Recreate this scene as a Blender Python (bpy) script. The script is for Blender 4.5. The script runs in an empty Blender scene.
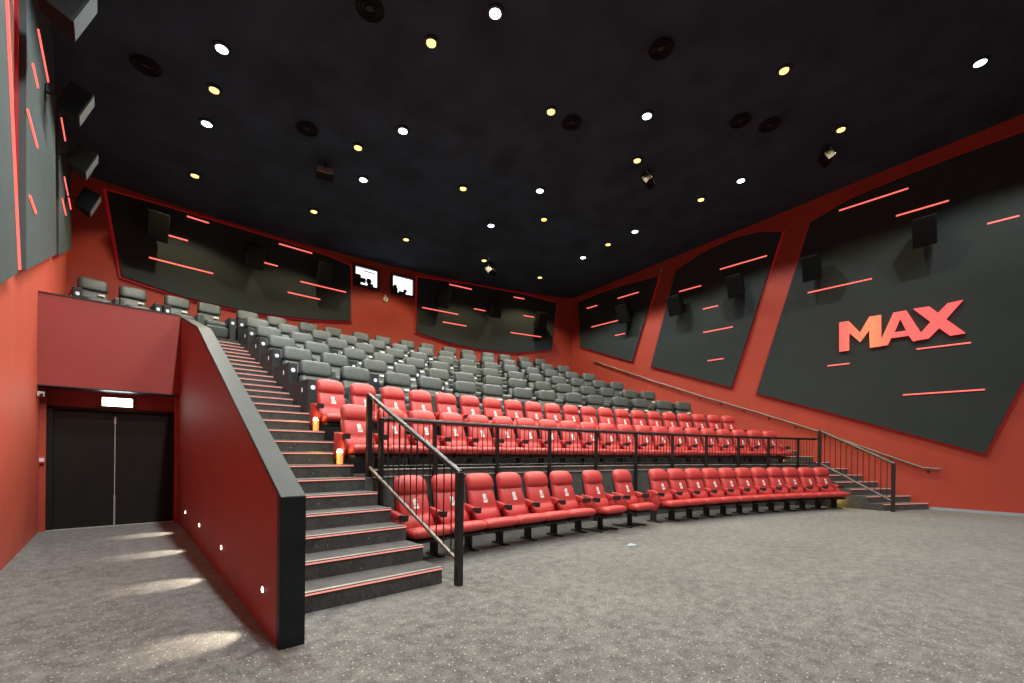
import bpy, bmesh, math, random
from mathutils import Vector, Matrix
random.seed(7)
S = bpy.context.scene
COL = S.collection
PI = math.pi
rad = math.radians

# ------------------------------------------------------------------ helpers
def link(name, me, mat, parent=None):
    o = bpy.data.objects.new(name, me)
    COL.objects.link(o)
    if mat is not None and len(me.materials) == 0:
        me.materials.append(mat)
    if parent is not None:
        o.parent = parent
    return o

def mk(verts, faces, smooth=False):
    me = bpy.data.meshes.new('mesh')
    me.from_pydata([tuple(v) for v in verts], [], faces)
    bm = bmesh.new(); bm.from_mesh(me)
    bmesh.ops.recalc_face_normals(bm, faces=bm.faces)
    bm.to_mesh(me); bm.free()
    if smooth:
        me.polygons.foreach_set('use_smooth', [True] * len(me.polygons))
    me.update()
    return me

class MB:
    """collects solids into one mesh"""
    def __init__(self): self.v = []; self.f = []
    def add(self, v, f):
        n = len(self.v); self.v += [tuple(p) for p in v]; self.f += [tuple(i + n for i in q) for q in f]; return self
    def box(self, x0, x1, y0, y1, z0, z1, M=None):
        v = [Vector((x, y, z)) for z in (z0, z1) for y in (y0, y1) for x in (x0, x1)]
        if M is not None: v = [M @ p for p in v]
        return self.add(v, [(0, 2, 3, 1), (4, 5, 7, 6), (0, 1, 5, 4), (2, 6, 7, 3), (0, 4, 6, 2), (1, 3, 7, 5)])
    def cyl(self, p0, p1, r, n=10, r2=None, cap=True):
        p0 = Vector(p0); p1 = Vector(p1); d = (p1 - p0).normalized()
        a = d.cross(Vector((0, 0, 1)))
        if a.length < 1e-4: a = Vector((1, 0, 0))
        a.normalize(); b = d.cross(a); r2 = r if r2 is None else r2
        v = []
        for p, q in ((p0, r), (p1, r2)):
            for i in range(n):
                t = 2 * PI * i / n; v.append(p + (a * math.cos(t) + b * math.sin(t)) * q)
        f = [(i, (i + 1) % n, n + (i + 1) % n, n + i) for i in range(n)]
        if cap: f += [tuple(range(n - 1, -1, -1)), tuple(range(n, 2 * n))]
        return self.add(v, f)
    def tube(self, pts, r, n=8):
        pts = [Vector(p) for p in pts]; v = []; m = len(pts)
        for k, p in enumerate(pts):
            d = (pts[min(k + 1, m - 1)] - pts[max(k - 1, 0)]).normalized()
            a = d.cross(Vector((0, 0, 1)))
            if a.length < 1e-4: a = Vector((1, 0, 0))
            a.normalize(); b = d.cross(a)
            for i in range(n):
                t = 2 * PI * i / n; v.append(p + (a * math.cos(t) + b * math.sin(t)) * r)
        f = []
        for k in range(m - 1):
            for i in range(n):
                f.append((k * n + i, k * n + (i + 1) % n, (k + 1) * n + (i + 1) % n, (k + 1) * n + i))
        f += [tuple(range(n - 1, -1, -1)), tuple(range((m - 1) * n, m * n))]
        return self.add(v, f)
    def prism(self, lo, hi):
        """solid between two polygons with the same number of points"""
        n = len(lo)
        f = [tuple(range(n - 1, -1, -1)), tuple(range(n, 2 * n))]
        f += [(i, (i + 1) % n, n + (i + 1) % n, n + i) for i in range(n)]
        return self.add(list(lo) + list(hi), f)
    def loft(self, rings):
        n = len(rings[0]); v = [p for r in rings for p in r]; f = []
        for k in range(len(rings) - 1):
            for i in range(n):
                f.append((k * n + i, k * n + (i + 1) % n, (k + 1) * n + (i + 1) % n, (k + 1) * n + i))
        f += [tuple(range(n - 1, -1, -1)), tuple(range((len(rings) - 1) * n, len(rings) * n))]
        return self.add(v, f)
    def mesh(self, smooth=False, bevel=0, seg=2, auto=None):
        me = mk(self.v, self.f, smooth)
        if bevel:
            bm = bmesh.new(); bm.from_mesh(me)
            bmesh.ops.bevel(bm, geom=list(bm.edges), offset=bevel, segments=seg, affect='EDGES', profile=.5, clamp_overlap=True)
            bm.to_mesh(me); bm.free()
        if auto is not None:
            me.polygons.foreach_set('use_smooth', [True] * len(me.polygons))
            me.set_sharp_from_angle(angle=rad(auto))
        return me
    def obj(self, name, mat, parent=None, **k):
        return link(name, self.mesh(**k), mat, parent)

def se(n, hw, hh, p=3.2):
    """superellipse ring, 2-D"""
    out = []
    for i in range(n):
        t = 2 * PI * i / n; c, s = math.cos(t), math.sin(t)
        out.append((hw * math.copysign(abs(c) ** (2 / p), c), hh * math.copysign(abs(s) ** (2 / p), s)))
    return out

def thing(name, label, cat, loc=(0, 0, 0), rz=0, group=None):
    o = bpy.data.objects.new(name, None); COL.objects.link(o)
    o.empty_display_size = .1
    o.location = loc; o.rotation_euler = (0, 0, rz)
    o['label'] = label; o['category'] = cat
    if group: o['group'] = group
    return o

def tag(o, label, cat, group=None):
    o['label'] = label; o['category'] = cat
    if group: o['group'] = group
    return o

def struct(o):
    o['kind'] = 'structure'; return o

def dup(root, loc, rz, label, group=None):
    r_ = root.copy(); COL.objects.link(r_); r_.location = loc; r_.rotation_euler = (0, 0, rz)
    r_['label'] = label
    if group: r_['group'] = group
    for ch in list(root.children):
        c = ch.copy(); COL.objects.link(c); c.parent = r_
        for g in list(ch.children):
            d = g.copy(); COL.objects.link(d); d.parent = c
    return r_

# ------------------------------------------------------------------ materials
def new_mat(name):
    m = bpy.data.materials.new(name); m.use_nodes = True
    nt = m.node_tree; b = nt.nodes['Principled BSDF']
    return m, nt, b

def pmat(name, col, rough=.6, metal=0, noise=.12, scale=8, bump=0, bscale=60, spec=.5, coat=0):
    m, nt, b = new_mat(name)
    b.inputs['Roughness'].default_value = rough
    b.inputs['Metallic'].default_value = metal
    b.inputs['Specular IOR Level'].default_value = spec
    b.inputs['Coat Weight'].default_value = coat
    tc = nt.nodes.new('ShaderNodeTexCoord')
    nz = nt.nodes.new('ShaderNodeTexNoise'); nz.inputs['Scale'].default_value = scale; nz.inputs['Detail'].default_value = 3
    nt.links.new(tc.outputs['Object'], nz.inputs['Vector'])
    rp = nt.nodes.new('ShaderNodeValToRGB')
    rp.color_ramp.elements[0].position = .3; rp.color_ramp.elements[1].position = .7
    rp.color_ramp.elements[0].color = tuple(c * (1 - noise) for c in col) + (1,)
    rp.color_ramp.elements[1].color = tuple(min(1, c * (1 + noise)) for c in col) + (1,)
    nt.links.new(nz.outputs['Fac'], rp.inputs['Fac']); nt.links.new(rp.outputs['Color'], b.inputs['Base Color'])
    if bump:
        n2 = nt.nodes.new('ShaderNodeTexNoise'); n2.inputs['Scale'].default_value = bscale; n2.inputs['Detail'].default_value = 2
        nt.links.new(tc.outputs['Object'], n2.inputs['Vector'])
        bp = nt.nodes.new('ShaderNodeBump'); bp.inputs['Strength'].default_value = bump; bp.inputs['Distance'].default_value = .01
        nt.links.new(n2.outputs['Fac'], bp.inputs['Height']); nt.links.new(bp.outputs['Normal'], b.inputs['Normal'])
    return m

def emat(name, col, strength, base=(.02, .02, .02)):
    m, nt, b = new_mat(name)
    b.inputs['Base Color'].default_value = base + (1,)
    b.inputs['Emission Color'].default_value = col + (1,)
    b.inputs['Emission Strength'].default_value = strength
    return m

def carpet(name, dark, light, fleck=1.0, fleck_scale=7.0, flat=False):
    m, nt, b = new_mat(name)
    N = nt.nodes; L = nt.links
    b.inputs['Roughness'].default_value = .95; b.inputs['Specular IOR Level'].default_value = .15
    b.inputs['Sheen Weight'].default_value = .25; b.inputs['Sheen Roughness'].default_value = .6
    tc = N.new('ShaderNodeTexCoord')
    def noise(sc, det=4, rough=.6):
        n = N.new('ShaderNodeTexNoise'); n.inputs['Scale'].default_value = sc; n.inputs['Detail'].default_value = det
        n.inputs['Roughness'].default_value = rough; L.new(tc.outputs['Object'], n.inputs['Vector']); return n
    a = noise(7.5, 6, .75); c = noise(60, 3, .7); d = noise(.6, 3)
    mx = N.new('ShaderNodeMath'); mx.operation = 'MULTIPLY_ADD'; L.new(a.outputs['Fac'], mx.inputs[0]); mx.inputs[1].default_value = .55
    m2 = N.new('ShaderNodeMath'); m2.operation = 'MULTIPLY_ADD'; L.new(c.outputs['Fac'], m2.inputs[0]); m2.inputs[1].default_value = .35
    m3 = N.new('ShaderNodeMath'); m3.operation = 'MULTIPLY'; L.new(d.outputs['Fac'], m3.inputs[0]); m3.inputs[1].default_value = .15
    L.new(m3.outputs[0], m2.inputs[2]); L.new(m2.outputs[0], mx.inputs[2])
    rp = N.new('ShaderNodeValToRGB')
    rp.color_ramp.elements[0].position = .43; rp.color_ramp.elements[1].position = .61
    rp.color_ramp.elements[0].color = dark + (1,); rp.color_ramp.elements[1].color = light + (1,)
    L.new(mx.outputs[0], rp.inputs['Fac'])
    vo = N.new('ShaderNodeTexVoronoi'); vo.inputs['Scale'].default_value = fleck_scale; vo.voronoi_dimensions = '2D' if flat else '3D'; L.new(tc.outputs['Object'], vo.inputs['Vector'])
    lt = N.new('ShaderNodeMath'); lt.operation = 'LESS_THAN'; L.new(vo.outputs['Distance'], lt.inputs[0]); lt.inputs[1].default_value = .062
    mul = N.new('ShaderNodeMath'); mul.operation = 'MULTIPLY'; L.new(lt.outputs[0], mul.inputs[0]); mul.inputs[1].default_value = fleck
    mix = N.new('ShaderNodeMix'); mix.data_type = 'RGBA'
    L.new(mul.outputs[0], mix.inputs['Factor']); L.new(rp.outputs['Color'], mix.inputs[6]); mix.inputs[7].default_value = (.6, .58, .52, 1)
    L.new(mix.outputs[2], b.inputs['Base Color'])
    bp = N.new('ShaderNodeBump'); bp.inputs['Strength'].default_value = .5; bp.inputs['Distance'].default_value = .01
    f = noise(160, 2); L.new(f.outputs['Fac'], bp.inputs['Height']); L.new(bp.outputs['Normal'], b.inputs['Normal'])
    return m

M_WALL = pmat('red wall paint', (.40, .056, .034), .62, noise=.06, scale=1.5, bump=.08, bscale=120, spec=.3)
M_WALLL = pmat('red wall paint lightened as if lit', (.54, .095, .055), .6, noise=.06, scale=1.5, bump=.08, bscale=120, spec=.3)  # same red paint as M_WALL, strong light on the left wall put into the colour
M_PANELL = pmat('grey acoustic cloth lightened as if lit', (.075, .092, .09), .9, noise=.05, scale=3, bump=.15, bscale=200, spec=.15)  # M_PANEL cloth made lighter, lamp light on the left panels is in the colour
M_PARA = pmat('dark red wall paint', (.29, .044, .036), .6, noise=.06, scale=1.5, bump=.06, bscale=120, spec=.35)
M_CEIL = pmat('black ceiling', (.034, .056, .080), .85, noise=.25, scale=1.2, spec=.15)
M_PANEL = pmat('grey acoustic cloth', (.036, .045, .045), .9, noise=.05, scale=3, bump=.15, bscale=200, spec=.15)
M_CARPET = carpet('grey carpet', (.040, .0395, .035), (.166, .165, .150), .65, 11.0, True)
M_TIER = carpet('tier carpet with shade painted in', (.010, .011, .010), (.03, .03, .028), .4, 9.0)  # carpet darkened to stand in for the shade under the seat rows
M_STEP = carpet('charcoal carpet', (.028, .029, .028), (.075, .074, .07), .55, 9.0)
M_CAP = pmat('black painted cap', (.010, .016, .017), .5, noise=.25, scale=5, spec=.22)
M_BLACK = pmat('black satin metal', (.014, .014, .015), .38, noise=.1, scale=10, spec=.5)
M_SOFF = pmat('black soffit trim', (.02, .024, .024), .5)
M_DOOR = pmat('black door', (.013, .012, .009), .5, noise=.2, scale=3, spec=.2)
M_ALU = pmat('brushed aluminium', (.5, .49, .47), .4, metal=.7, noise=.08, scale=20)
M_RED = pmat('red leather', (.50, .052, .050), .46, noise=.08, scale=9, bump=.1, bscale=90, spec=.45)
M_REDARM = pmat('red leather arm', (.40, .034, .033), .48, noise=.08, scale=9, spec=.45)
M_GREY = pmat('charcoal leather', (.078, .092, .087), .42, noise=.1, scale=9, bump=.1, bscale=90, spec=.5)
M_CONS = pmat('black console laminate', (.03, .032, .034), .5, noise=.1, scale=9, spec=.4)
M_PLAST = pmat('black plastic', (.016, .016, .016), .5, noise=.1)
M_WHITE = pmat('white print', (.75, .73, .7), .6, noise=.03)
M_SPK = pmat('black speaker cabinet', (.010, .011, .011), .6, noise=.15, scale=12, spec=.12)
M_SPKL = pmat('dark speaker grille', (.006, .0065, .0065), .7, noise=.15, scale=40, bump=.3, bscale=220, spec=.04)
M_SPKG = pmat('speaker grille lightened as if lit', (.12, .125, .12), .8, noise=.12, scale=40, spec=.2)  # lighter copy of the grille, painted as the lit face of the left speakers
M_PALE = pmat('pale grey metal', (.42, .40, .34), .5, noise=.06)
M_BASE = pmat('pale blue skirting', (.30, .37, .42), .5, noise=.05)
M_RAIL2 = pmat('worn steel handrail', (.16, .14, .12), .4, metal=.6, noise=.1)
M_LED = emat('red led', (1, .15, .12), 1.5)
M_EDGE = emat('dim red led edge', (1, .02, .03), .10, (.25, .01, .012))
M_NOSE = emat('red step led', (1, .34, .28), .8, (.4, .2, .18))
M_LETTER = emat('lit red letter', (1, .135, .115), 1.15, (.3, .03, .03))
def letter_mat():
    m, nt, b = new_mat('lit red letter')
    tc = nt.nodes.new('ShaderNodeTexCoord'); sx = nt.nodes.new('ShaderNodeSeparateXYZ'); nt.links.new(tc.outputs['Object'], sx.inputs[0])
    mr = nt.nodes.new('ShaderNodeMapRange'); mr.inputs['From Min'].default_value = .8; mr.inputs['From Max'].default_value = 3.4
    nt.links.new(sx.outputs['Y'], mr.inputs['Value'])
    rp = nt.nodes.new('ShaderNodeValToRGB'); nt.links.new(mr.outputs['Result'], rp.inputs['Fac'])
    rp.color_ramp.elements[0].color = (1, .115, .105, 1); rp.color_ramp.elements[1].color = (1, .13, .11, 1)
    e = rp.color_ramp.elements.new(.72); e.color = (1, .27, .11, 1)
    e = rp.color_ramp.elements.new(.5); e.color = (1, .13, .12, 1)
    nt.links.new(rp.outputs['Color'], b.inputs['Emission Color']); b.inputs['Emission Strength'].default_value = 1.15
    b.inputs['Base Color'].default_value = (.2, .02, .02, 1)
    return m
M_LETTER = letter_mat()
M_LW = emat('cool white lamp', (.80, .96, 1), 6)
M_LY = emat('warm lamp', (1, .70, .22), 2.2)
M_EXIT = emat('lit sign face', (.85, 1, .97), 14)
M_PANE = emat('lit projection room glass', (.92, .95, 1), 1.7, (.5, .5, .5))
M_DISC = emat('lit seat number disc', (.70, .82, 1), .4, (.6, .65, .7))
M_SPOT = emat('recessed wall spot', (1, .93, .8), 25)
M_AMBER = emat('amber aisle light', (1, .26, .06), .9, (.7, .25, .1))
M_AMTOP = emat('white aisle light head', (1, .86, .68), 3, (.9, .8, .7))

# ------------------------------------------------------------------ camera
F = 450.0; CX = 512.0; YH = 452.0; VPX = 105.0; EPS = .010; H = 1.42
TH = math.atan((CX - VPX) / F)
v = Vector((math.sin(TH), math.cos(TH), 0)); r = Vector((math.cos(TH), -math.sin(TH), 0)); up = Vector((0, 0, 1))
cR = r * math.cos(EPS) + up * math.sin(EPS); cU = -r * math.sin(EPS) + up * math.cos(EPS)
cam = bpy.data.cameras.new('camera'); co = bpy.data.objects.new('camera', cam); COL.objects.link(co)
mw = Matrix.Identity(4)
for i in range(3):
    mw[i][0] = cR[i]; mw[i][1] = cU[i]; mw[i][2] = -v[i]
mw[2][3] = H
co.matrix_world = mw
cam.sensor_width = 36; cam.lens = F / 1024 * 36; cam.shift_y = (YH - 341.5) / 1024
cam.clip_end = 200; cam.clip_start = .05
S.camera = co

# ------------------------------------------------------------------ room
C0 = Vector((4.3, -20.8, 0))                  # centre of the curved seating rows
def ceil_z(x, y): return 9.36 + .0183 * x - .07 * y
def left_x(y): return -1.014 + .018 * y
def pol(R, deg, z=0):
    a = rad(deg); return Vector((C0.x + R * math.sin(a), C0.y + R * math.cos(a), z))
def ang_at_x(R, x): return math.degrees(math.asin((x - C0.x) / R))
YP = 3.45; YF = -7.0; XR = 16.3; RB = 36.7; XP0 = .93; XP1 = 1.09; XS = 2.7

m = MB().box(-1.8, 16.6, YF - .2, 16.4, -.2, 0)
struct(m.obj('floor', M_CARPET))

cpts = [(-1.9, YF - .3), (16.7, YF - .3), (16.7, 16.5), (-1.9, 16.5)]
m = MB().prism([Vector((x, y, ceil_z(x, y))) for x, y in cpts], [Vector((x, y, ceil_z(x, y) + .2)) for x, y in cpts])
struct(m.obj('ceiling', M_CEIL))

def wall_poly(name, pts, off, mat):
    """vertical wall along floor points pts, thickened by vector off, up to the ceiling"""
    mb = MB()
    for (a, b) in zip(pts[:-1], pts[1:]):
        a = Vector(a); b = Vector(b); o = Vector(off)
        lo = [a, b, b + o, a + o]
        mb.prism([Vector((p.x, p.y, -.1)) for p in lo], [Vector((p.x, p.y, ceil_z(p.x, p.y) + .05)) for p in lo])
    return struct(mb.obj(name, mat))
wall_poly('wall_right', [(XR, YF), (XR, 14.3)], (.2, 0), M_WALL)
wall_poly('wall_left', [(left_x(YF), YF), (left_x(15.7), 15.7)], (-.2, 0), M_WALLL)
wall_poly('wall_front', [(-1.4, YF), (XR, YF)], (0, -.2), M_PANEL)
a0 = ang_at_x(RB, -.75); a1 = ang_at_x(RB, XR + .1)
bp_ = []
for k in range(33):
    p = pol(RB, a0 + (a1 - a0) * k / 32); bp_.append((p.x, p.y))
mb = MB(); lo = []
vv = []; ff = []
for (x, y) in bp_:
    d = (Vector((x, y, 0)) - C0).normalized() * .2
    vv += [(x, y, -.1), (x + d.x, y + d.y, -.1), (x + d.x, y + d.y, ceil_z(x, y) + .05), (x, y, ceil_z(x, y) + .05)]
for k in range(32):
    for i in range(4):
        ff.append((k * 4 + i, k * 4 + (i + 1) % 4, (k + 1) * 4 + (i + 1) % 4, (k + 1) * 4 + i))
ff += [(3, 2, 1, 0), (128, 129, 130, 131)]
struct(link('wall_back', mk(vv, ff), M_WALL))
struct(MB().box(XR - .015, XR, YF, 1.42, 0, .07).obj('baseboard_right', M_BASE))

def par_x(y): return XP0 + .0172 * (y - YP)        # inner face of the parapet, slightly splayed
# ---- seating tiers, each a curved platform
def zstep(n): return .1733 * n if n <= 12 else 2.08 + .155 * (n - 12)
def rstep(n): return 26.85 + .392 * (n - 6) if n >= 6 else 25.28 + .314 * (n - 1)
def ystep(n): return 4.09 + .392 * (n - 1)
def sector(R0, R1, x0, x1, z0, z1, n=28):
    lo = []; A0, A1 = ang_at_x(R0, x0), ang_at_x(R0, x1)
    inner = [pol(R0, A0 + (A1 - A0) * k / n) for k in range(n + 1)]
    B0, B1 = ang_at_x(R1, x0), ang_at_x(R1, x1)
    outer = [pol(R1, B0 + (B1 - B0) * k / n) for k in range(n + 1)]
    v_ = []; f_ = []
    for a, b in zip(inner, outer):
        v_ += [(a.x, a.y, z0), (b.x, b.y, z0), (b.x, b.y, z1), (a.x, a.y, z1)]
    for k in range(n):
        for i in range(4):
            f_.append((k * 4 + i, k * 4 + (i + 1) % 4, (k + 1) * 4 + (i + 1) % 4, (k + 1) * 4 + i))
    f_ += [(3, 2, 1, 0), tuple(n * 4 + i for i in range(4))]
    return v_, f_
XT = 15.15
TIERS = [6, 9, 12, 15, 18, 21, 24, 27]
for i, n in enumerate(TIERS):
    R0 = rstep(n); R1 = rstep(TIERS[i + 1]) if n < 27 else RB
    xr = 14.87 if n == 6 else XT
    if n == 27: continue
    struct(MB().add(*sector(R0, R1, XS, xr, 0, zstep(n))).obj('floor', M_STEP if n == 6 else M_TIER))
struct(MB().add(*sector(rstep(27), RB, -.62, XR, 0, zstep(27))).obj('floor', M_STEP))
# low kerb along the front of the second tier, with two pale edge strips
kb = struct(MB().add(*sector(26.85, 26.99, XS + .1, 14.87, zstep(6), 1.135)).obj('trim_1', M_STEP))
struct(MB().add(*sector(26.845, 26.99, XS + .1, 14.87, 1.135, 1.152)).obj('trim_2', M_PALE))
struct(MB().add(*sector(26.835, 26.849, XS + .1, 14.87, 1.035, 1.055)).obj('trim_3', M_PALE))

# ---- left staircase (straight) and right staircase (fanned along the rows)
st = thing('staircase', 'carpeted staircase with red lit nosings beside the sloping dark red parapet', 'stairs', (1.9, 4.09, 0))
def rel(o, parent):
    o.parent = parent; o.matrix_parent_inverse = parent.matrix_basis.inverted(); return o
for n in range(1, 27):
    y0, y1 = ystep(n), ystep(n + 1)
    xa = max(XP1, par_x(y0) + .16)
    s_ = rel(MB().box(xa, XS, y0, y1 if n < 26 else 14.2, 0, zstep(n)).obj('step', M_STEP), st)
    ns = MB().box(xa + .005, XS, y0 - .006, y0 + .035, zstep(n), zstep(n) + .006).obj('nosing', M_ALU); ns.parent = s_
    ns.matrix_parent_inverse = st.matrix_basis.inverted() @ Matrix.Identity(4)
    ns.matrix_parent_inverse = Matrix.Identity(4)
    ld = MB().box(xa + .005, XS, y0 - .010, y0, zstep(n) - .022, zstep(n) - .008).obj('led_strip', M_NOSE); ld.parent = s_
st2 = thing('staircase', 'narrow carpeted staircase with red lit nosings against the right red wall', 'stairs', (15.6, 1.6, 0))
for n in range(1, 27):
    xl = 14.87 if n <= 6 else XT
    s_ = rel(MB().add(*sector(rstep(n), rstep(n + 1), xl, XR - .002, 0, zstep(n), 6)).obj('step', M_STEP), st2)
    ns = MB().add(*sector(rstep(n) - .006, rstep(n) + .035, xl, XR - .004, zstep(n), zstep(n) + .006, 6)).obj('nosing', M_ALU); ns.parent = s_
    ld = MB().add(*sector(rstep(n) - .010, rstep(n), xl, XR - .004, zstep(n) - .022, zstep(n) - .008, 6)).obj('led_strip', M_NOSE); ld.parent = s_

# ---- parapet with black cap, soffit box over the entrance, double door
def prof(pts, d0, d1): return [Vector((par_x(y) + d0, y, z)) for y, z in pts], [Vector((par_x(y) + d1, y, z)) for y, z in pts]
def cap_z(y): return 1.085 + .4625 * (y - YP)
pts = [(YP + .09, 0), (10.96, 0), (14.27, 0), (14.27, 3.9), (10.6, 3.9), (8.1, 3.2), (YP + .09, cap_z(YP + .09) - .03)]
struct(MB().prism(*prof(pts, 0, .148)).obj('wall_entrance', M_PARA))
pts = [(YP, 0), (YP, cap_z(YP)), (8.08, 3.232), (10.6, 3.935), (14.2, 3.935), (14.2, 3.9), (10.6, 3.9), (8.1, 3.2), (YP + .09, cap_z(YP + .09) - .03), (YP + .09, 0)]
struct(MB().prism(*prof(pts, -.008, .165)).obj('trim_4', M_CAP, bevel=.004, seg=1))
XL = -.832
XQ = par_x(10.6)
struct(MB().box(XL, XQ, 10.55, 14.27, 2.44, 3.93).obj('wall_soffit', M_PARA))
struct(MB().box(XL, XQ - .01, 10.54, 10.98, 2.425, 2.44).obj('trim_5', M_SOFF))
struct(MB().box(XL, XQ - .01, 10.54, 10.60, 3.93, 3.95).obj('trim_6', M_SOFF))
mb = MB().box(XL, XQ, 11.0, 11.2, 2.12, 2.44)
struct(mb.obj('wall_door', M_PARA))
struct(MB().box(XL, -.74, 10.9, 11.2, 0, 2.425).box(1.0, XQ, 10.75, 11.2, 0, 2.425).obj('trim_7', M_WALL))
struct(MB().box(-.74, -.66, 10.96, 11.2, 0, 2.12).box(.93, 1.0, 10.96, 11.2, 0, 2.12).box(-.74, 1.0, 10.96, 11.2, 2.09, 2.13).obj('trim_8', M_DOOR))
dr = bpy.data.objects.new('door_1', None); COL.objects.link(dr); dr.location = (.135, 11.05, 0); struct(dr)
for sx in (-1, 1):
    lf = MB().box(.004 if sx > 0 else -.795, .795 if sx > 0 else -.004, -.03, .03, .012, 2.085).obj('door_leaf', M_DOOR, dr, bevel=.004, seg=1)
MB().box(-.012, .012, -.045, -.03, .012, .55).obj('edge_strip', M_ALU, dr)
MB().box(-.006, .006, -.036, -.03, .55, 2.0).obj('edge_strip', M_PALE, dr)
MB().box(-.014, .014, -.05, -.03, 1.86, 1.98).obj('door_bolt', M_ALU, dr)
struct(MB().box(-.74, 1.0, 10.9, 11.0, 0, .008).obj('trim_9', M_PALE))
ex = thing('exit_sign', 'bright white lit exit sign box above the black double door', 'sign', (.165, 10.96, 2.255))
MB().box(-.22, .22, -.02, .04, -.085, .085).obj('housing', M_PALE, ex, bevel=.006)
MB().box(-.205, .205, -.03, -.02, -.072, .072).obj('lit_face', M_EXIT, ex)
dc = thing('door_closer_sensor', 'small white sensor box at the left top corner of the entrance', 'sensor', (left_x(10.5) + .06, 10.5, 2.28))
MB().box(-.05, .03, -.03, .03, -.04, .04).obj('housing', M_PALE, dc, bevel=.005)
MB().cyl((0, -.03, -.01), (0, -.06, -.02), .022).obj('lens', M_BLACK, dc)
cp = thing('call_point', 'small red alarm call point on the left wall beside the black door', 'alarm', (-.785, 10.9, 1.21), -PI / 2)
MB().box(.0, .05, -.035, .035, -.06, .06).obj('housing', M_RED, cp, bevel=.006)
MB().box(.05, .055, -.03, .03, -.03, .03).obj('button', M_WHITE, cp)

# parapet floor washers
for i, (y, z) in enumerate([(3.96, .31), (5.87, .325), (7.69, .34), (9.45, .335)]):
    t = thing('recessed_spotlight', 'small round white step light low in the dark red parapet, %s from its black end' % ('nearest', 'second', 'third', 'fourth')[i], 'light', (par_x(y), y, z), 0, 'step lights in the parapet')
    MB().cyl((.0, 0, 0), (-.006, 0, 0), .032, 16).obj('bezel', M_ALU, t)
    MB().cyl((-.006, 0, 0), (-.009, 0, 0), .021, 16).obj('lens', M_SPOT, t)
    ld = bpy.data.lights.new('floor wash', 'SPOT'); ld.energy = 40; ld.color = (1, .86, .66); ld.spot_size = rad(56); ld.spot_blend = .7; ld.shadow_soft_size = .015
    lo_ = bpy.data.objects.new('floor_wash_lamp', ld); COL.objects.link(lo_); lo_.location = (par_x(y) - .02, y, z)
    lo_.rotation_euler = Vector((-.52, 0, -.46)).to_track_quat('-Z', 'Y').to_euler()

# ------------------------------------------------------------------ acoustic panels with glowing edges and led strips
def ribbon_cyl(R, a0_, a1_, z, h, t):
    n = max(2, int(abs(a1_ - a0_) * 2))
    v_ = []; f_ = []
    for k in range(n + 1):
        a = a0_ + (a1_ - a0_) * k / n
        for (rr, zz) in ((R, z - h), (R - t, z - h), (R - t, z + h), (R, z + h)): v_.append(pol(rr, a, zz))
    for k in range(n):
        for i in range(4): f_.append((k * 4 + i, k * 4 + (i + 1) % 4, (k + 1) * 4 + (i + 1) % 4, (k + 1) * 4 + i))
    f_ += [(3, 2, 1, 0), tuple(n * 4 + i for i in range(4))]
    return v_, f_
def densify(pts, n=8):
    o = []
    for i in range(len(pts)):
        a, b = pts[i], pts[(i + 1) % len(pts)]
        for k in range(n): o.append((a[0] + (b[0] - a[0]) * k / n, a[1] + (b[1] - a[1]) * k / n))
    return o
def grow(pts, d, kx=1.0):
    """outset polygon in its plane (kx: metres per unit of first coordinate)"""
    P = [Vector((p[0] * kx, p[1])) for p in pts]; n = len(P)
    ar = sum(P[i].x * P[(i + 1) % n].y - P[(i + 1) % n].x * P[i].y for i in range(n)); s = 1 if ar > 0 else -1
    o = []
    for i in range(n):
        a, b, c = P[i - 1], P[i], P[(i + 1) % n]
        n1 = Vector(((b - a).y, -(b - a).x)).normalized() * s; n2 = Vector(((c - b).y, -(c - b).x)).normalized() * s
        q = (n1 + n2); q = q / max(.3, q.length_squared) * 2
        o.append(((b.x + q.x * d) / kx, b.y + q.y * d))
    return o
def cyl_panel_mesh(pts, R0, R1):
    """filled curved panel: fine strips between lower and upper outline"""
    P = pts; xs = [p[0] for p in P]; x0, x1 = min(xs), max(xs)
    def span(x):
        ys = []
        for i in range(len(P)):
            a, b = P[i], P[(i + 1) % len(P)]
            if a[0] == b[0]: continue
            if min(a[0], b[0]) - 1e-9 <= x <= max(a[0], b[0]) + 1e-9: ys.append(a[1] + (b[1] - a[1]) * (x - a[0]) / (b[0] - a[0]))
        return min(ys), max(ys)
    keys = sorted(set([x0 + 1e-4, x1 - 1e-4] + [p[0] for p in P if x0 + .02 < p[0] < x1 - .02] + [x0 + (x1 - x0) * k / 28 for k in range(1, 28)]))
    v_ = []; f_ = []
    for x in keys:
        l, h = span(x)
        p = pol(R0, x, 0); cz = ceil_z(p.x, p.y) - .04
        h = min(h, cz); l = min(l, h)
        v_ += [pol(R0, x, l), pol(R1, x, l), pol(R1, x, h), pol(R0, x, h)]
    for k in range(len(keys) - 1):
        for i in range(4): f_.append((k * 4 + i, k * 4 + (i + 1) % 4, (k + 1) * 4 + (i + 1) % 4, (k + 1) * 4 + i))
    n = len(keys) - 1
    f_ += [(3, 2, 1, 0), tuple(n * 4 + i for i in range(4))]
    return mk(v_, f_)
BP1 = [(-6.77, 8.02), (-6.28, 5.92), (-4.15, 5.72), (-1.58, 5.67), (1.21, 5.82), (3.37, 6.02), (3.34, 7.98), (2.2, 8.1), (-.27, 8.16), (-2.66, 8.14), (-5.07, 8.1)]
BL1 = [(-4.11, -3.29, 8.02), (-4.8, -4.07, 7.33), (-5.42, -3.1, 6.58), (-.31, 1.28, 8.04), (-1.17, -.36, 7.31), (.72, 3.08, 7.0), (.12, 1.72, 6.55)]
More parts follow.
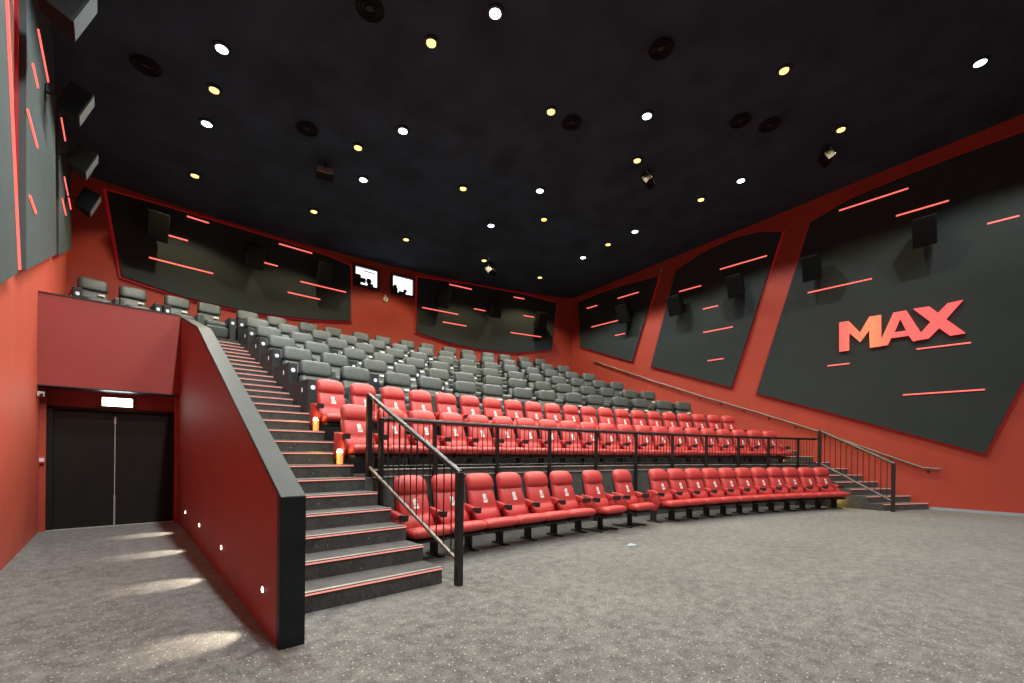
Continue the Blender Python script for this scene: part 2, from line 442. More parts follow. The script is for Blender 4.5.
BP2 = [(7.36, 8.2), (7.33, 6.05), (9.55, 5.83), (12.07, 5.75), (14.36, 5.81), (17.33, 6.13), (17.71, 8.34), (14.7, 8.46), (10.92, 8.4)]
BL2 = [(9.47, 11.06, 8.2), (7.66, 10.1, 7.05), (11.23, 12.06, 7.41), (9.04, 10.69, 6.63), (14.21, 15.04, 8.24), (15.0, 15.82, 7.5), (13.99, 16.43, 6.66)]
def back_panel(pts, leds, label):
    p = pol(RB, sum(q[0] for q in pts) / len(pts), 5.7)
    t = thing('acoustic_panel', label, 'wall panel', p)
    pn = rel(link('panel_face', cyl_panel_mesh(pts, 36.69, 36.61), M_PANEL), t)
    eg = rel(link('glowing_edge', cyl_panel_mesh(grow(pts, .06, .64), 36.695, 36.66), M_EDGE), t)
    for a, b, z in leds: rel(link('led_strip', mk(*ribbon_cyl(36.605, a, b, z, .017, .02)), M_LED), t)
    return t
back_panel(BP1, BL1, 'dark grey acoustic panel on the back wall, left of the projection windows')
back_panel(BP2, BL2, 'dark grey acoustic panel on the back wall, right of the projection windows')

def flat_panel(name, pts, x_of, sgn, th=.08):
    """polygon (y, z) on a side wall; sgn +1 stands out to +x"""
    n = len(pts)
    lo = [Vector((x_of(y), y, z)) for y, z in pts]; hi = [Vector((x_of(y) + sgn * th, y, z)) for y, z in pts]
    return MB().prism(lo, hi).mesh()
RP3 = [(13.46, 8.40), (13.31, 6.29), (10.54, 5.23), (9.39, 8.45), (10.92, 8.52), (12.21, 8.5)]
RP4 = [(8.65, 8.46), (9.67, 4.92), (6.53, 3.75), (5.0, 8.65), (5.59, 8.87), (6.44, 8.96), (7.46, 8.84)]
RP5 = [(4.21, 8.66), (5.72, 3.48), (.41, 1.49), (-.95, 5.35), (-1.7, 9.2), (-.43, 9.2), (.9, 9.16), (2.08, 9.09), (3.2, 8.97)]
RL3 = [(12.93, 12.35, 7.98), (11.27, 10.25, 8.03), (12.66, 11.19, 7.08), (11.4, 10.89, 6.46)]
RL4 = [(6.96, 5.43, 8.0), (8.49, 7.64, 7.6), (7.56, 7.02, 6.72), (7.54, 6.5, 5.86), (7.37, 6.81, 4.8)]
RL5 = [(3.46, 1.9, 8.72), (2.15, 1.1, 8.06), (.41, -.12, 7.2), (4.25, 2.67, 6.47), (3.71, 3.17, 4.12), (1.7, .67, 4.3), (1.97, .42, 3.09)]
def side_panel(pts, leds, label, x_of, sgn, slant=None):
    cy = sum(p[0] for p in pts) / len(pts); zb = min(p[1] for p in pts)
    t = thing('acoustic_panel', label, 'wall panel', (x_of(cy), cy, zb))
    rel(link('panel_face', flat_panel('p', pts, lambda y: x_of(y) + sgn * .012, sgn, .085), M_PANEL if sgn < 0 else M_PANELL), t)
    rel(link('glowing_edge', flat_panel('e', grow(pts, .05), lambda y: x_of(y) + sgn * .002, sgn, .03), M_EDGE), t)
    for a, b, z in leds:
        y0, y1 = min(a, b), max(a, b)
        X0 = x_of(y0) + sgn * .097; X1 = x_of(y1) + sgn * .097
        lo = [Vector((X0, y0, z - .017)), Vector((X1, y1, z - .017)), Vector((X1, y1, z + .017)), Vector((X0, y0, z + .017))]
        hi = [p + Vector((sgn * .02, 0, 0)) for p in lo]
        rel(MB().prism(lo, hi).obj('led_strip', M_LED), t)
    if slant:
        (ya, za), (yb, zb_) = slant
        lo = [Vector((x_of(ya) + sgn * .09, ya, za)), Vector((x_of(yb) + sgn * .09, yb, zb_)), Vector((x_of(yb) + sgn * .09, yb + .03, zb_)), Vector((x_of(ya) + sgn * .09, ya + .03, za))]
        rel(MB().prism(lo, [p + Vector((sgn * .03, 0, 0)) for p in lo]).obj('led_strip', M_LED), t)
    return t
xr_ = lambda y: XR
side_panel(RP3, RL3, 'smallest grey acoustic panel on the right red wall, next to the back corner', xr_, -1)
side_panel(RP4, RL4, 'slanted grey acoustic panel in the middle of the right red wall', xr_, -1)
side_panel(RP5, RL5, 'largest grey acoustic panel on the right red wall, carrying the red lit letters', xr_, -1)
# left wall: three panels
LPA = [(4.0, 1.9), (7.92, 3.5), (5.95, 8.75), (3.6, 8.85)]
LPB = [(8.44, 3.68), (12.0, 5.04), (11.3, 8.4), (8.2, 8.6)]
LPC = [(12.45, 5.16), (15.35, 6.25), (15.0, 8.15), (12.0, 8.35)]
side_panel(LPA, [], 'grey acoustic panel nearest on the left wall, edged by a long slanted red light', left_x, 1, ((5.98, 8.5), (7.86, 3.52)))
side_panel(LPB, [(9.22, 10.4, 7.3), (8.74, 9.25, 6.51), (8.33, 9.26, 5.67), (8.6, 9.17, 4.7)], 'middle grey acoustic panel on the left wall with four short red light strips', left_x, 1)
side_panel(LPC, [(12.5, 13.35, 7.87), (13.24, 14.89, 7.05), (12.84, 13.66, 6.43)], 'farthest grey acoustic panel on the left wall, next to the back corner', left_x, 1)

# ---- the red lit letters on the right wall
LM = [(3.42, 5.36), (3.19, 5.36), (2.92, 4.97), (2.71, 5.38), (2.45, 5.38), (2.44, 4.5), (2.69, 4.5), (2.71, 5.01), (2.92, 4.70), (3.18, 5.01), (3.18, 4.5), (3.41, 4.5)]
LA = [[(2.44, 4.51), (2.44, 4.68), (2.18, 5.38), (2.04, 5.38), (2.04, 5.19), (2.16, 4.83), (2.04, 4.83), (2.04, 4.69), (2.23, 4.69), (2.30, 4.51)],
      [(2.04, 5.38), (1.91, 5.38), (1.61, 4.72), (1.72, 4.52), (1.77, 4.52), (1.86, 4.69), (2.04, 4.69), (2.04, 4.83), (1.91, 4.83), (2.04, 5.19)]]
LX = [(1.77, 5.39), (1.45, 5.38), (1.28, 5.17), (1.10, 5.38), (.82, 5.40), (1.13, 4.98), (.77, 4.55), (1.05, 4.54), (1.26, 4.78), (1.46, 4.54), (1.75, 4.53), (1.65, 4.71), (1.59, 4.74), (1.42, 4.97)]
sg = thing('illuminated_sign', 'red lit capital letters MAX mounted on the largest right wall panel', 'sign', (XR - .1, 2.1, 4.5))
from mathutils.geometry import tessellate_polygon
def letter(polys, x0, x1):
    mb = MB()
    for pts in polys:
        n = len(pts)
        tri = tessellate_polygon([[Vector((0, y, z)) for y, z in pts]])
        V = [(x0, y, z) for y, z in pts] + [(x1, y, z) for y, z in pts]
        Fc = [tuple(t) for t in tri] + [tuple(i + n for i in t[::-1]) for t in tri] + [(i, (i + 1) % n, n + (i + 1) % n, n + i) for i in range(n)]
        mb.add(V, Fc)
    return mb.mesh()
for i, L_ in enumerate(([LM], LA, [LX])):
    rel(link('letter', letter(L_, XR - .165 - .003 * i, XR - .105), M_LETTER), sg)

# ---- projection windows on the back wall
def back_frame_M(deg, R, z):
    p = pol(R, deg, z); a = rad(deg)
    return Matrix.Translation(p) @ Matrix.Rotation(-a, 4, 'Z')
for i, (adeg, z) in enumerate([(4.23, 7.72), (6.42, 7.73)]):
    w = bpy.data.objects.new('window_%d' % (i + 1), None); COL.objects.link(w); w.matrix_world = back_frame_M(adeg, RB, z); struct(w)
    hw, hh = .40, .31
    fm = MB().box(-hw - .06, hw + .06, -.12, 0, hh, hh + .06).box(-hw - .06, hw + .06, -.12, 0, -hh - .06, -hh).box(-hw - .06, -hw, -.12, 0, -hh, hh).box(hw, hw + .06, -.12, 0, -hh, hh)
    fm.obj('window_frame', M_BLACK, w)
    MB().box(-hw, hw, -.03, -.01, -hh, hh).obj('pane', M_PANE, w)
    if i == 0:
        pj = MB().box(-.40, -.2, -.07, -.04, -.30, .05).box(-.2, -.02, -.07, -.04, -.22, -.05).box(.05, .26, -.07, -.04, -.31, -.2).cyl((.1, -.07, -.12), (.1, -.04, -.12), .1, 14).box(-.1, .3, -.06, -.04, .2, .23)
    else:
        pj = MB().box(-.40, -.2, -.07, -.04, -.31, -.12).cyl((-.3, -.07, -.08), (-.3, -.04, -.08), .07, 14).box(-.15, .12, -.07, -.04, -.31, -.22).cyl((.1, -.07, -.18), (.1, -.04, -.18), .07, 14)
    pj.obj('projector', M_BLACK, w)
al = thing('wall_alarm', 'small white round alarm sounder on the back wall below the projection windows', 'alarm', pol(RB - .0, 5.39, 7.08))
al.rotation_euler = (0, 0, -rad(5.39))
MB().cyl((0, 0, 0), (0, -.06, 0), .09, 16).obj('base', M_WHITE, al)
MB().cyl((0, -.06, .0), (0, -.1, 0), .045, 12).obj('horn', M_PALE, al)
MB().box(-.03, .03, -.04, 0, .09, .17).obj('bracket', M_WHITE, al)
wd = thing('wall_sensor', 'tiny dark round sensor on the right red wall below the handrail', 'sensor', (XR, 8.05, 3.02))
MB().cyl((0, 0, 0), (-.03, 0, 0), .05, 12).obj('housing', M_BLACK, wd)
MB().cyl((-.03, 0, 0), (-.045, 0, 0), .02, 10).obj('lens', M_PALE, wd)
wd = thing('wall_sensor', 'tiny pale sensor high on the right red wall between two acoustic panels', 'sensor', (XR, 9.3, 8.68))
MB().box(-.05, 0, -.04, .04, -.06, .06).obj('housing', M_PALE, wd, bevel=.008)
MB().cyl((-.05, 0, 0), (-.06, 0, 0), .02, 10).obj('lens', M_BLACK, wd)

# ------------------------------------------------------------------ speakers
def make_speaker(label, loc, rz, scale=1.0, first=[None], grille=None):
    """cabinet leaning out of the wall on a bracket; local -y is out into the room"""
    if first[0] is None:
        t = thing('wall_speaker', label, 'speaker', loc, rz, 'surround speakers on the walls')
        T = Matrix.Translation((0, -.48, 0)) @ Matrix.Rotation(rad(22), 4, 'X')
        lo = [T @ Vector(p) for p in ((-.24, -.22, -.36), (.24, -.22, -.36), (.17, .2, -.30), (-.17, .2, -.30))]
        hi = [T @ Vector(p) for p in ((-.24, -.22, .36), (.24, -.22, .36), (.17, .2, .36), (-.17, .2, .36))]
        MB().prism(lo, hi).obj('cabinet', M_SPK, t, bevel=.012)
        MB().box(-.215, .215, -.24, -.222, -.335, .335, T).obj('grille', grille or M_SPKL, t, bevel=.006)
        b = MB().box(-.1, .1, -.02, 0, -.14, .14).cyl((0, -.02, 0), (0, -.32, .02), .025, 8)
        b.obj('bracket', M_BLACK, t)
        first[0] = t
    else:
        t = dup(first[0], loc, rz, label)
    t.scale = (scale, scale, scale)
    return t
for i, (a, z) in enumerate([(-5.3, 7.3), (-1.6, 7.27), (1.65, 7.28), (8.65, 7.42), (12.4, 7.42), (15.95, 7.22)]):
    lab = ['black wall speaker on the back wall, at the far left of the left panel', 'black wall speaker in the middle of the left back wall panel',
           'black wall speaker on the left back wall panel, beside the projection windows', 'black wall speaker on the right back wall panel, nearest the projection windows',
           'black wall speaker in the middle of the right back wall panel', 'black wall speaker on the right back wall panel, next to the back corner'][i]
    make_speaker(lab, pol(36.60, a, z), -rad(a))
for i, (y, z) in enumerate([(10.6, 7.15), (8.35, 6.95), (6.2, 7.1), (4.0, 7.05), (1.5, 7.25)]):
    lab = ['black wall speaker on the smallest right wall panel', 'black wall speaker on the left edge of the middle right wall panel', 'black wall speaker on the right side of the middle right wall panel',
           'black wall speaker left above the lit letters on the right wall', 'black wall speaker high above the lit letters, under a red strip'][i]
    make_speaker(lab, (XR - .1, y, z), -PI / 2)
left_first = [None]
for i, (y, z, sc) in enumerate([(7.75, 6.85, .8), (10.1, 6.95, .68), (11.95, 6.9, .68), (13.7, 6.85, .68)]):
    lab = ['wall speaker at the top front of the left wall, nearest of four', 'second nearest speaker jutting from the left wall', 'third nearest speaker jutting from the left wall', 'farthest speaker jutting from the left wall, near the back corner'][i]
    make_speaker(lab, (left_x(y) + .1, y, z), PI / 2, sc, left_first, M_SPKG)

# ------------------------------------------------------------------ ceiling fittings
W_L = [(4.95, 6.02), (1.52, 9.65), (1.6, 11.84), (5.02, 9.4), (5.04, 11.58), (9.14, 9.03), (9.11, 5.6), (13.39, 5.19), (13.34, .46), (9.18, 11.27), (13.35, 8.62), (13.39, 10.9)]
Y_L = [(4.39, 7.18), (1.57, 10.75), (1.65, 14.0), (4.52, 13.82), (4.45, 10.54), (7.45, 13.65), (7.36, 10.28), (7.3, 6.89), (10.26, 6.58), (10.29, 3.16), (13.3, 2.82), (13.37, 6.34), (10.31, 9.99), (13.34, 9.72), (10.51, 13.29), (13.32, 13.11)]
slope = Matrix.Rotation(-math.atan(.07), 4, 'X')
def lamp(x, y, white, energy):
    ld = bpy.data.lights.new('downlight', 'SPOT'); ld.energy = energy; ld.spot_size = rad(126); ld.spot_blend = .3; ld.shadow_soft_size = .09
    ld.color = (.88, .97, 1) if white else (1, .80, .48)
    o = bpy.data.objects.new('downlight_lamp', ld); COL.objects.link(o); o.location = (x, y, ceil_z(x, y) - .07); return o
EW, EY = 450, 290
def rank(L):
    """rows across the room counted from the front, places counted from the left wall"""
    return L
ORD = ['first', 'second', 'third', 'fourth', 'fifth', 'sixth', 'seventh', 'eighth', 'ninth', 'tenth', 'eleventh', 'twelfth', 'thirteenth', 'fourteenth', 'fifteenth', 'sixteenth', 'seventeenth', 'eighteenth', 'nineteenth', 'twentieth', 'twenty-first']
protoL = {}
for white, L in ((True, W_L), (False, Y_L)):
    cols = {}
    for (x, y) in L:
        k = min(range(5), key=lambda i: abs(((1.5, 5.0, 9.1, 13.35, 99) if white else (1.6, 4.45, 7.4, 10.3, 13.3))[i] - x))
        cols.setdefault(k, []).append((x, y))
    for k, pl in cols.items():
        pl.sort(key=lambda p: p[1])
        for j, (x, y) in enumerate(pl):
            place = ORD[j] + ' from the screen' if len(pl) > 1 else 'only one'
            kind = 'bright cool white' if white else 'warm yellow'
            colname = (['leftmost', 'second', 'third', 'rightmost'] if white else ['leftmost', 'second', 'middle', 'fourth', 'rightmost'])[k]
            lab = '%s ceiling downlight, %s in the %s line' % (kind, place, colname)
            loc = (x, y, ceil_z(x, y))
            if white not in protoL:
                t = thing('ceiling_downlight', lab, 'ceiling light', loc, 0, 'cool white downlights' if white else 'warm yellow downlights')
                mb = MB(); n = 20
                for (r0, r1, z0, z1) in ((.10, .15, -.03, -.03),):
                    ring = [Vector((math.cos(2 * PI * q / n), math.sin(2 * PI * q / n), 0)) for q in range(n)]
                    vs = [p * r0 + Vector((0, 0, -.03)) for p in ring] + [p * r1 + Vector((0, 0, -.025)) for p in ring] + [p * r1 + Vector((0, 0, .02)) for p in ring] + [p * r0 + Vector((0, 0, .02)) for p in ring]
                    fs = [(a * n + q, a * n + (q + 1) % n, ((a + 1) % 4) * n + (q + 1) % n, ((a + 1) % 4) * n + q) for a in range(4) for q in range(n)]
                    mb.add(vs, fs)
                mb.obj('trim_ring', M_PLAST, t)
                MB().cyl((0, 0, .02), (0, 0, -.034), .10 if white else .085, 20).obj('lens', M_LW if white else M_LY, t)
                protoL[white] = t
            else:
                dup(protoL[white], loc, 0, lab)
            lamp(x, y, white, EW if white else EY)
# extra unseen lamps along the same lines, added to brighten the walls and front
for y in (-2.0, 1.8, 4.2, 6.6): lamp(1.5, y, True, EW * 2.1)  # added out of view and boosted to light the left wall
for x in (5.0, 9.1, 13.35): lamp(x, -2.0, True, EW * .7)
for x in (5.0, 9.1): lamp(x, 1.8, True, EW * .7)
for x in (4.4, 7.35, 13.3): lamp(x, -.3, False, EY * .7)
for x in (1.6, 4.4, 7.35): lamp(x, 3.8, False, EY * .8)

vl = ['nearest, at the top edge', 'above the left wall', 'left of the middle', 'between the nearest white lights', 'right of the middle', 'beside another vent, right of the middle', 'in the middle of the room']
protoV = None
for i, (x, y) in enumerate([(3.27, 7.31), (.52, 10.91), (3.32, 10.67), (7.84, 4.53), (10.99, 4.29), (11.7, 3.9), (7.91, 6.81)]):
    loc = (x, y, ceil_z(x, y)); lab = 'round dark ceiling vent ' + vl[i]
    if protoV is None:
        protoV = thing('ceiling_vent', lab, 'vent', loc, 0, 'round ceiling vents')
        mb = MB()
        for rr in (.21, .15, .09): mb.tube([Vector((rr * math.cos(2 * PI * q / 24), rr * math.sin(2 * PI * q / 24), -.03)) for q in range(25)], .022, 6)
        mb.obj('ring', M_SPK, protoV)
        MB().cyl((0, 0, .02), (0, 0, -.02), .19, 24).obj('backing', M_BLACK, protoV)
    else: dup(protoV, loc, 0, lab)
pp = None
for i, (x, y, rz) in enumerate([(13.75, 3.2, .5), (10.85, 6.6, .3), (4.03, 11.53, -.3), (10.9, 13.3, .2)]):
    loc = (x, y, ceil_z(x, y)); lab = 'pale slanted box hanging from the dark ceiling ' + ['near the right wall', 'in the middle beside a warm light', 'on the left', 'at the back'][i]
    if pp is None:
        pp = thing('ceiling_speaker', lab, 'speaker', loc, rz, 'boxes hanging from the ceiling')
        T = Matrix.Translation((0, 0, -.28)) @ Matrix.Rotation(rad(-35), 4, 'X')
        MB().box(-.2, .2, -.07, .12, -.14, .14, T).obj('cabinet', M_SPK, pp, bevel=.01)
        MB().box(-.19, .19, -.085, -.071, -.13, .13, T).obj('grille', M_PALE, pp, bevel=.004)
        MB().cyl((0, 0, 0), (0, 0, -.24), .02, 8).obj('hanger', M_BLACK, pp)
    else: dup(pp, loc, rz, lab)

# ------------------------------------------------------------------ railings
POST = .03
def post(x, y, z0, z1, parent, name='post', s=POST):
    return rel(MB().box(x - s, x + s, y - s, y + s, z0, z1).obj(name, M_BLACK, bevel=.004, seg=1), parent)
# left stair rail
rl = thing('stair_railing', 'black stair railing with thin balusters on the left staircase', 'railing', (2.81, 3.91, 0))
XA = 2.79; Ya, Za, Yb, Zb = 3.91, 1.19, 6.12, 2.21
post(XA, Ya, 0, Za + .01, rl, s=.036); post(XA, Yb, 0, Zb + .01, rl, s=.036)
rel(MB().tube([(XA, Ya - .02, Za), (XA, Yb, Zb)], .033, 10).obj('handrail', M_BLACK), rl)
rel(MB().tube([(XA, Ya, .25), (XA, Yb, 1.19)], .024, 8).obj('lower_rail', M_RAIL2), rl)
for k in range(1, 15):
    y = Ya + (Yb - Ya) * k / 15
    z0 = .25 + (1.19 - .25) * k / 15; z1 = Za + (Zb - Za) * k / 15
    rel(MB().cyl((XA, y, z0), (XA, y, z1), .008, 6).obj('baluster', M_BLACK), rl)
# right stair rail
rl = thing('stair_railing', 'black stair railing with thin balusters on the right staircase', 'railing', (14.8, 1.97, 0))
XA = 14.80; Ya, Za, Yb, Zb = 1.97, 1.22, 3.56, 2.10
post(XA, Ya, 0, Za + .01, rl, s=.04); post(XA, Yb, 0, Zb + .01, rl, s=.04)
rel(MB().tube([(XA, Ya - .02, Za), (XA, Yb, Zb)], .035, 10).obj('handrail', M_RAIL2), rl)
rel(MB().tube([(XA, Ya, .26), (XA, Yb, 1.2)], .028, 8).obj('lower_rail', M_RAIL2), rl)
for k in range(1, 13):
    y = Ya + (Yb - Ya) * k / 13
    rel(MB().cyl((XA, y, .26 + .94 * k / 13), (XA, y, Za + (Zb - Za) * k / 13), .009, 6).obj('baluster', M_BLACK), rl)
# long curved guard rail between the first and second rows
RG = 26.80
pa = [-3.0, -1.07, 1.64, 4.34, 7.09, 9.72, 12.32, 14.88, 17.42, 19.85, 22.3, 23.75]
gr = thing('guard_rail', 'long curved black guard rail with thin balusters in front of the second seat row', 'railing', pol(RG, 10, 0))
ZT = 1.875
for a in pa[:-1]:
    p = pol(RG, a)
    T = Matrix.Translation((p.x, p.y, 0)) @ Matrix.Rotation(-rad(a), 4, 'Z')
    rel(MB().box(-.026, .026, -.026, .026, 0, ZT, T).obj('post', M_BLACK), gr)
arc_pts = [pol(RG, pa[0] + .0, ZT - .06)] + [pol(RG, pa[0] + .06, ZT - .015)] + [pol(RG, pa[0] + .15 + (pa[-1] - pa[0] - .15) * k / 60, ZT) for k in range(61)] + [Vector((14.8, 3.6, ZT))]
rel(MB().tube(arc_pts, .031, 8).obj('handrail', M_BLACK), gr)
rel(MB().tube([pol(RG, pa[0] + (pa[-1] - pa[0]) * k / 60, 1.2) for k in range(61)], .016, 6).obj('lower_rail', M_BLACK), gr)
bal = []
for a, b in zip(pa[:-1], pa[1:]):
    nb = max(2, int(round((b - a) / .225)))
    for k in range(1, nb): bal.append(a + (b - a) * k / nb)
far = MB()
for i, a in enumerate(bal):
    if i < 96:
        rel(MB().cyl(pol(RG, a, 1.2), pol(RG, a, ZT), .007, 6).obj('baluster', M_BLACK), gr)
    else: far.cyl(pol(RG, a, 1.2), pol(RG, a, ZT), .007, 6)
if far.v:
    o = rel(far.obj('balusters', M_BLACK), gr); o['kind'] = 'stuff'
# handrail on the right wall
hr = thing('wall_handrail', 'long dark handrail sloping down the right red wall on small brackets', 'handrail', (16.22, 1.2, 1.09))
hp = [(12.5, 5.53), (9.7, 4.37), (7.64, 3.55), (5.6, 2.80), (3.89, 2.13), (2.45, 1.49), (1.56, 1.11), (1.22, 1.09)]
rel(MB().tube([(16.22, 12.56, 5.44), (16.22, 12.5, 5.53)] + [(16.22, y, z) for y, z in hp[1:]], .026, 8).obj('rail', M_RAIL2), hr)
def hz(y):
    for (a, b) in zip(hp[:-1], hp[1:]):
        if b[0] <= y <= a[0]: return a[1] + (b[1] - a[1]) * (y - a[0]) / (b[0] - a[0])
for k in range(15):
    y = 1.45 + k * .78; z = hz(y)
    rel(MB().tube([(16.22, y, z - .02), (16.22, y, z - .08), (16.26, y, z - .1), (16.3, y, z - .1)], .01, 6).cyl((16.285, y, z - .1), (16.3, y, z - .1), .03, 10).obj('bracket', M_BLACK), hr)

# ------------------------------------------------------------------ red seats
def back_mesh(levels, hwf, p=3.6, n=20):
    """levels: (z, yc, half width, half depth)"""
    rings = []
    for z, y, w, d in levels:
        rings.append([Vector((a, y + b, z)) for a, b in se(n, w, d, p)])
    return MB().loft(rings).mesh(smooth=True)
RB_LV = [(.36, .02, .20, .05), (.38, .02, .245, .085), (.46, .035, .252, .098), (.53, .06, .248, .095), (.565, .085, .244, .078), (.585, .095, .243, .073), (.62, .105, .241, .083), (.72, .135, .236, .082), (.81, .165, .230, .077),
         (.84, .178, .226, .066), (.85, .182, .226, .063), (.865, .178, .228, .084), (.91, .18, .231, .099), (.98, .2, .231, .101), (1.03, .215, .219, .093), (1.065, .228, .190, .077), (1.085, .235, .145, .052), (1.092, .235, .09, .03)]
ME_RB = back_mesh(RB_LV, None)
def seat_mesh():
    rings = []
    st_ = [(.14, .22, .34, .04), (.13, .25, .34, .05), (.0, .262, .355, .055), (-.14, .265, .38, .06), (-.20, .275, .392, .064), (-.225, .294, .396, .066), (-.27, .299, .400, .069), (-.32, .299, .400, .068), (-.36, .296, .398, .058), (-.385, .285, .396, .035), (-.393, .26, .395, .012)]
    for y, w, z, h in st_: rings.append([Vector((a, y, z + b)) for a, b in se(20, w, h, 4.5)])
    return MB().loft(rings).mesh(smooth=True)
ME_RS = seat_mesh()
def arm_mesh(x):
    # upholstered arm with its side panel: profile in y,z extruded in x with soft edges
    pr = [(.20, .655), (.08, .65), (-.03, .632), (-.10, .612), (-.105, .565), (-.02, .55), (.05, .49), (.03, .38), (.07, .28), (.16, .25), (.22, .34)]
    mb = MB().prism([Vector((x - .036, y, z)) for y, z in pr], [Vector((x + .036, y, z)) for y, z in pr])
    return mb.mesh(bevel=.016, seg=2, auto=50)
def cup_mesh(x):
    return MB().cyl((x, -.165, .545), (x, -.165, .622), .05, 14, .056).box(x - .034, x + .034, -.16, -.085, .56, .616).mesh(auto=40)
ME_ARL, ME_CPL, ME_ARR, ME_CPR = arm_mesh(-.3025), cup_mesh(-.3025), arm_mesh(.3025), cup_mesh(.3025)
def ped_mesh(x):
    return MB().box(x - .025, x + .025, -.02, .12, .025, .36).box(x - .04, x + .04, -.16, .2, 0, .025).mesh(bevel=.006, seg=1)
def side_mesh(x):
    pr = [(.20, .60), (-.06, .575), (-.13, .48), (-.15, .40), (-.05, .24), (.12, .22), (.2, .32)]
    return MB().prism([Vector((x - .028, y, z)) for y, z in pr], [Vector((x + .028, y, z)) for y, z in pr]).mesh(bevel=.014, seg=2, auto=50)
ME_SDL, ME_SDR = side_mesh(-.3075), side_mesh(.3075)
ME_PL, ME_PR = ped_mesh(-.3025), ped_mesh(.3025)
ME_PAN = MB().box(-.25, .25, -.31, .14, .265, .318).mesh(bevel=.02)
def emblem():
    # small white printed mark: round top over a double block, on the sloping back
    sl = Matrix.Translation((.0, .05, .705)) @ Matrix.Rotation(rad(-17), 4, 'X') @ Matrix.Scale(.88, 4)
    mb = MB().cyl(sl @ Vector((-.006, .006, .06)), sl @ Vector((-.006, -.006, .06)), .034, 14)
    mb.box(-.038, .012, -.006, .006, .0, .04, sl).box(-.04, .048, -.006, .006, -.056, -.012, sl).box(.022, .04, -.006, .006, -.004, .022, sl)
    return mb.mesh()
ME_EMB = emblem()
ME_SHELL = back_mesh([(.30, .10, .2, .05), (.34, .10, .235, .06), (.66, .185, .225, .06), (.96, .265, .21, .05), (1.03, .28, .17, .045), (1.05, .285, .1, .03)], None)

def red_seat(kind):
    t = thing('cinema_seat', '', 'seat', (0, 0, -50))
    b = link('backrest', ME_RB, M_RED, t); e = link('printed_emblem', ME_EMB, M_WHITE, b)
    link('back_shell', ME_SHELL, M_PLAST, t)
    link('seat', ME_RS, M_RED, t); link('seat_pan', ME_PAN, M_PLAST, t)
    a = link('armrest', ME_ARL, M_REDARM, t); link('cup_holder', ME_CPL, M_PLAST, a)
    if kind in ('start', 'single'): link('side_panel', ME_SDL, M_REDARM, t)
    if kind in ('end', 'single'):
        link('side_panel', ME_SDR, M_REDARM, t)
        a = link('armrest', ME_ARR, M_REDARM, t); link('cup_holder', ME_CPR, M_PLAST, a)
    if kind == 'single':
        MB().cyl((0, 0, .02), (0, 0, .29), .05, 12).obj('pedestal', M_PLAST, t)
        MB().box(-.24, .24, -.13, .19, 0, .025).box(-.26, -.2, -.22, .22, 0, .03).box(.2, .26, -.22, .22, 0, .03).obj('base_plate', M_PLAST, t, bevel=.006, seg=1)
    else:
        link('pedestal', ME_PL, M_PLAST, t)
        if kind == 'end': link('pedestal', ME_PR, M_PLAST, t)
    return t
proto = {}
def place(kind, maker, R, deg, z, label, group, extra=0):
    loc = pol(R, deg, z); rz = -rad(deg + extra)
    if kind not in proto:
        o = maker(kind); proto[kind] = o; o.location = loc; o.rotation_euler = (0, 0, rz); o['label'] = label; o['group'] = group; return o
    return dup(proto[kind], loc, rz, label, group)
# front row: six on the left, two single ones, eleven on the right
R1 = 26.04; g1 = 'red seats of the front row'
pitch1 = math.degrees(.605 / 26.1)
for k in range(6):
    lab = 'red cinema seat in the front row at floor level, %s from the left staircase' % ORD[k]
    place('start' if k == 0 else 'end' if k == 5 else 'row', red_seat, R1, -2.74 + 1.312 * k, 0, lab, g1)
place('single', red_seat, R1 - .05, 5.52, 0, 'left one of two freestanding red seats in the middle of the front row', g1, -5)
place('single', red_seat, R1 - .03, 7.4, 0, 'right one of two freestanding red seats in the middle of the front row', g1, -5)
for k in range(11):
    j = 10 - k
    lab = 'red cinema seat in the right part of the front row, %s from the right staircase' % ORD[j]
    if j == 0: lab = 'red cinema seat at the right end of the front row beside the right staircase'
    place('start' if k == 0 else 'end' if k == 10 else 'row', red_seat, R1, 9.84 + 1.274 * k, 0, lab, g1)
for (R, z, rowname, g, a0_) in ((27.44, zstep(6), 'row behind the guard rail', 'red seats of the second row', -2.96), (28.60, zstep(9), 'topmost red row', 'red seats of the third row', -2.78)):
    dp = math.degrees(.606 / (R + .3))
    for k in range(21):
        if k == 0: pos = 'at the left aisle end'
        elif k == 20: pos = 'at the right end'
        elif k <= 10: pos = ORD[k] + ' from the left aisle'
        else: pos = ORD[20 - k] + ' from the right end'
        place('start' if k == 0 else 'end' if k == 20 else 'row', red_seat, R, a0_ + dp * k, z, 'red seat in the %s, %s' % (rowname, pos), g)

# ------------------------------------------------------------------ black recliners in pairs
def pillow(hw, hh, hd, loc, tilt, p=3.0):
    T = Matrix.Translation(loc) @ Matrix.Rotation(tilt, 4, 'X')
    rings = []
    for k in range(11):
        s = -1 + 2 * k / 10
        q = (1 - abs(s) ** 8 * .22) if abs(s) < .999 else .7
        rings.append([T @ Vector((hw * s, b * q, a * q)) for a, b in se(18, hh, hd, p)])
    return MB().loft(rings).mesh(smooth=True)
ME_HR = pillow(.305, .15, .085, (0, .39, .968), rad(-10), 6)
ME_BB = pillow(.295, .23, .085, (0, .36, .64), rad(-17), 4)
ME_SC = pillow(.30, .10, .36, (0, -.12, .40), 0, 4.5)
ME_FT = pillow(.30, .15, .05, (0, -.47, .19), rad(8), 4)
def cons(x0, x1):
    return MB().box(x0, x1, -.56, .34, 0, .62).mesh(bevel=.015, seg=2)
ME_CI = MB().box(.31, .41, -.50, .30, 0, .58).mesh(bevel=.03, seg=2)
ME_CO = cons(-.485, -.31)
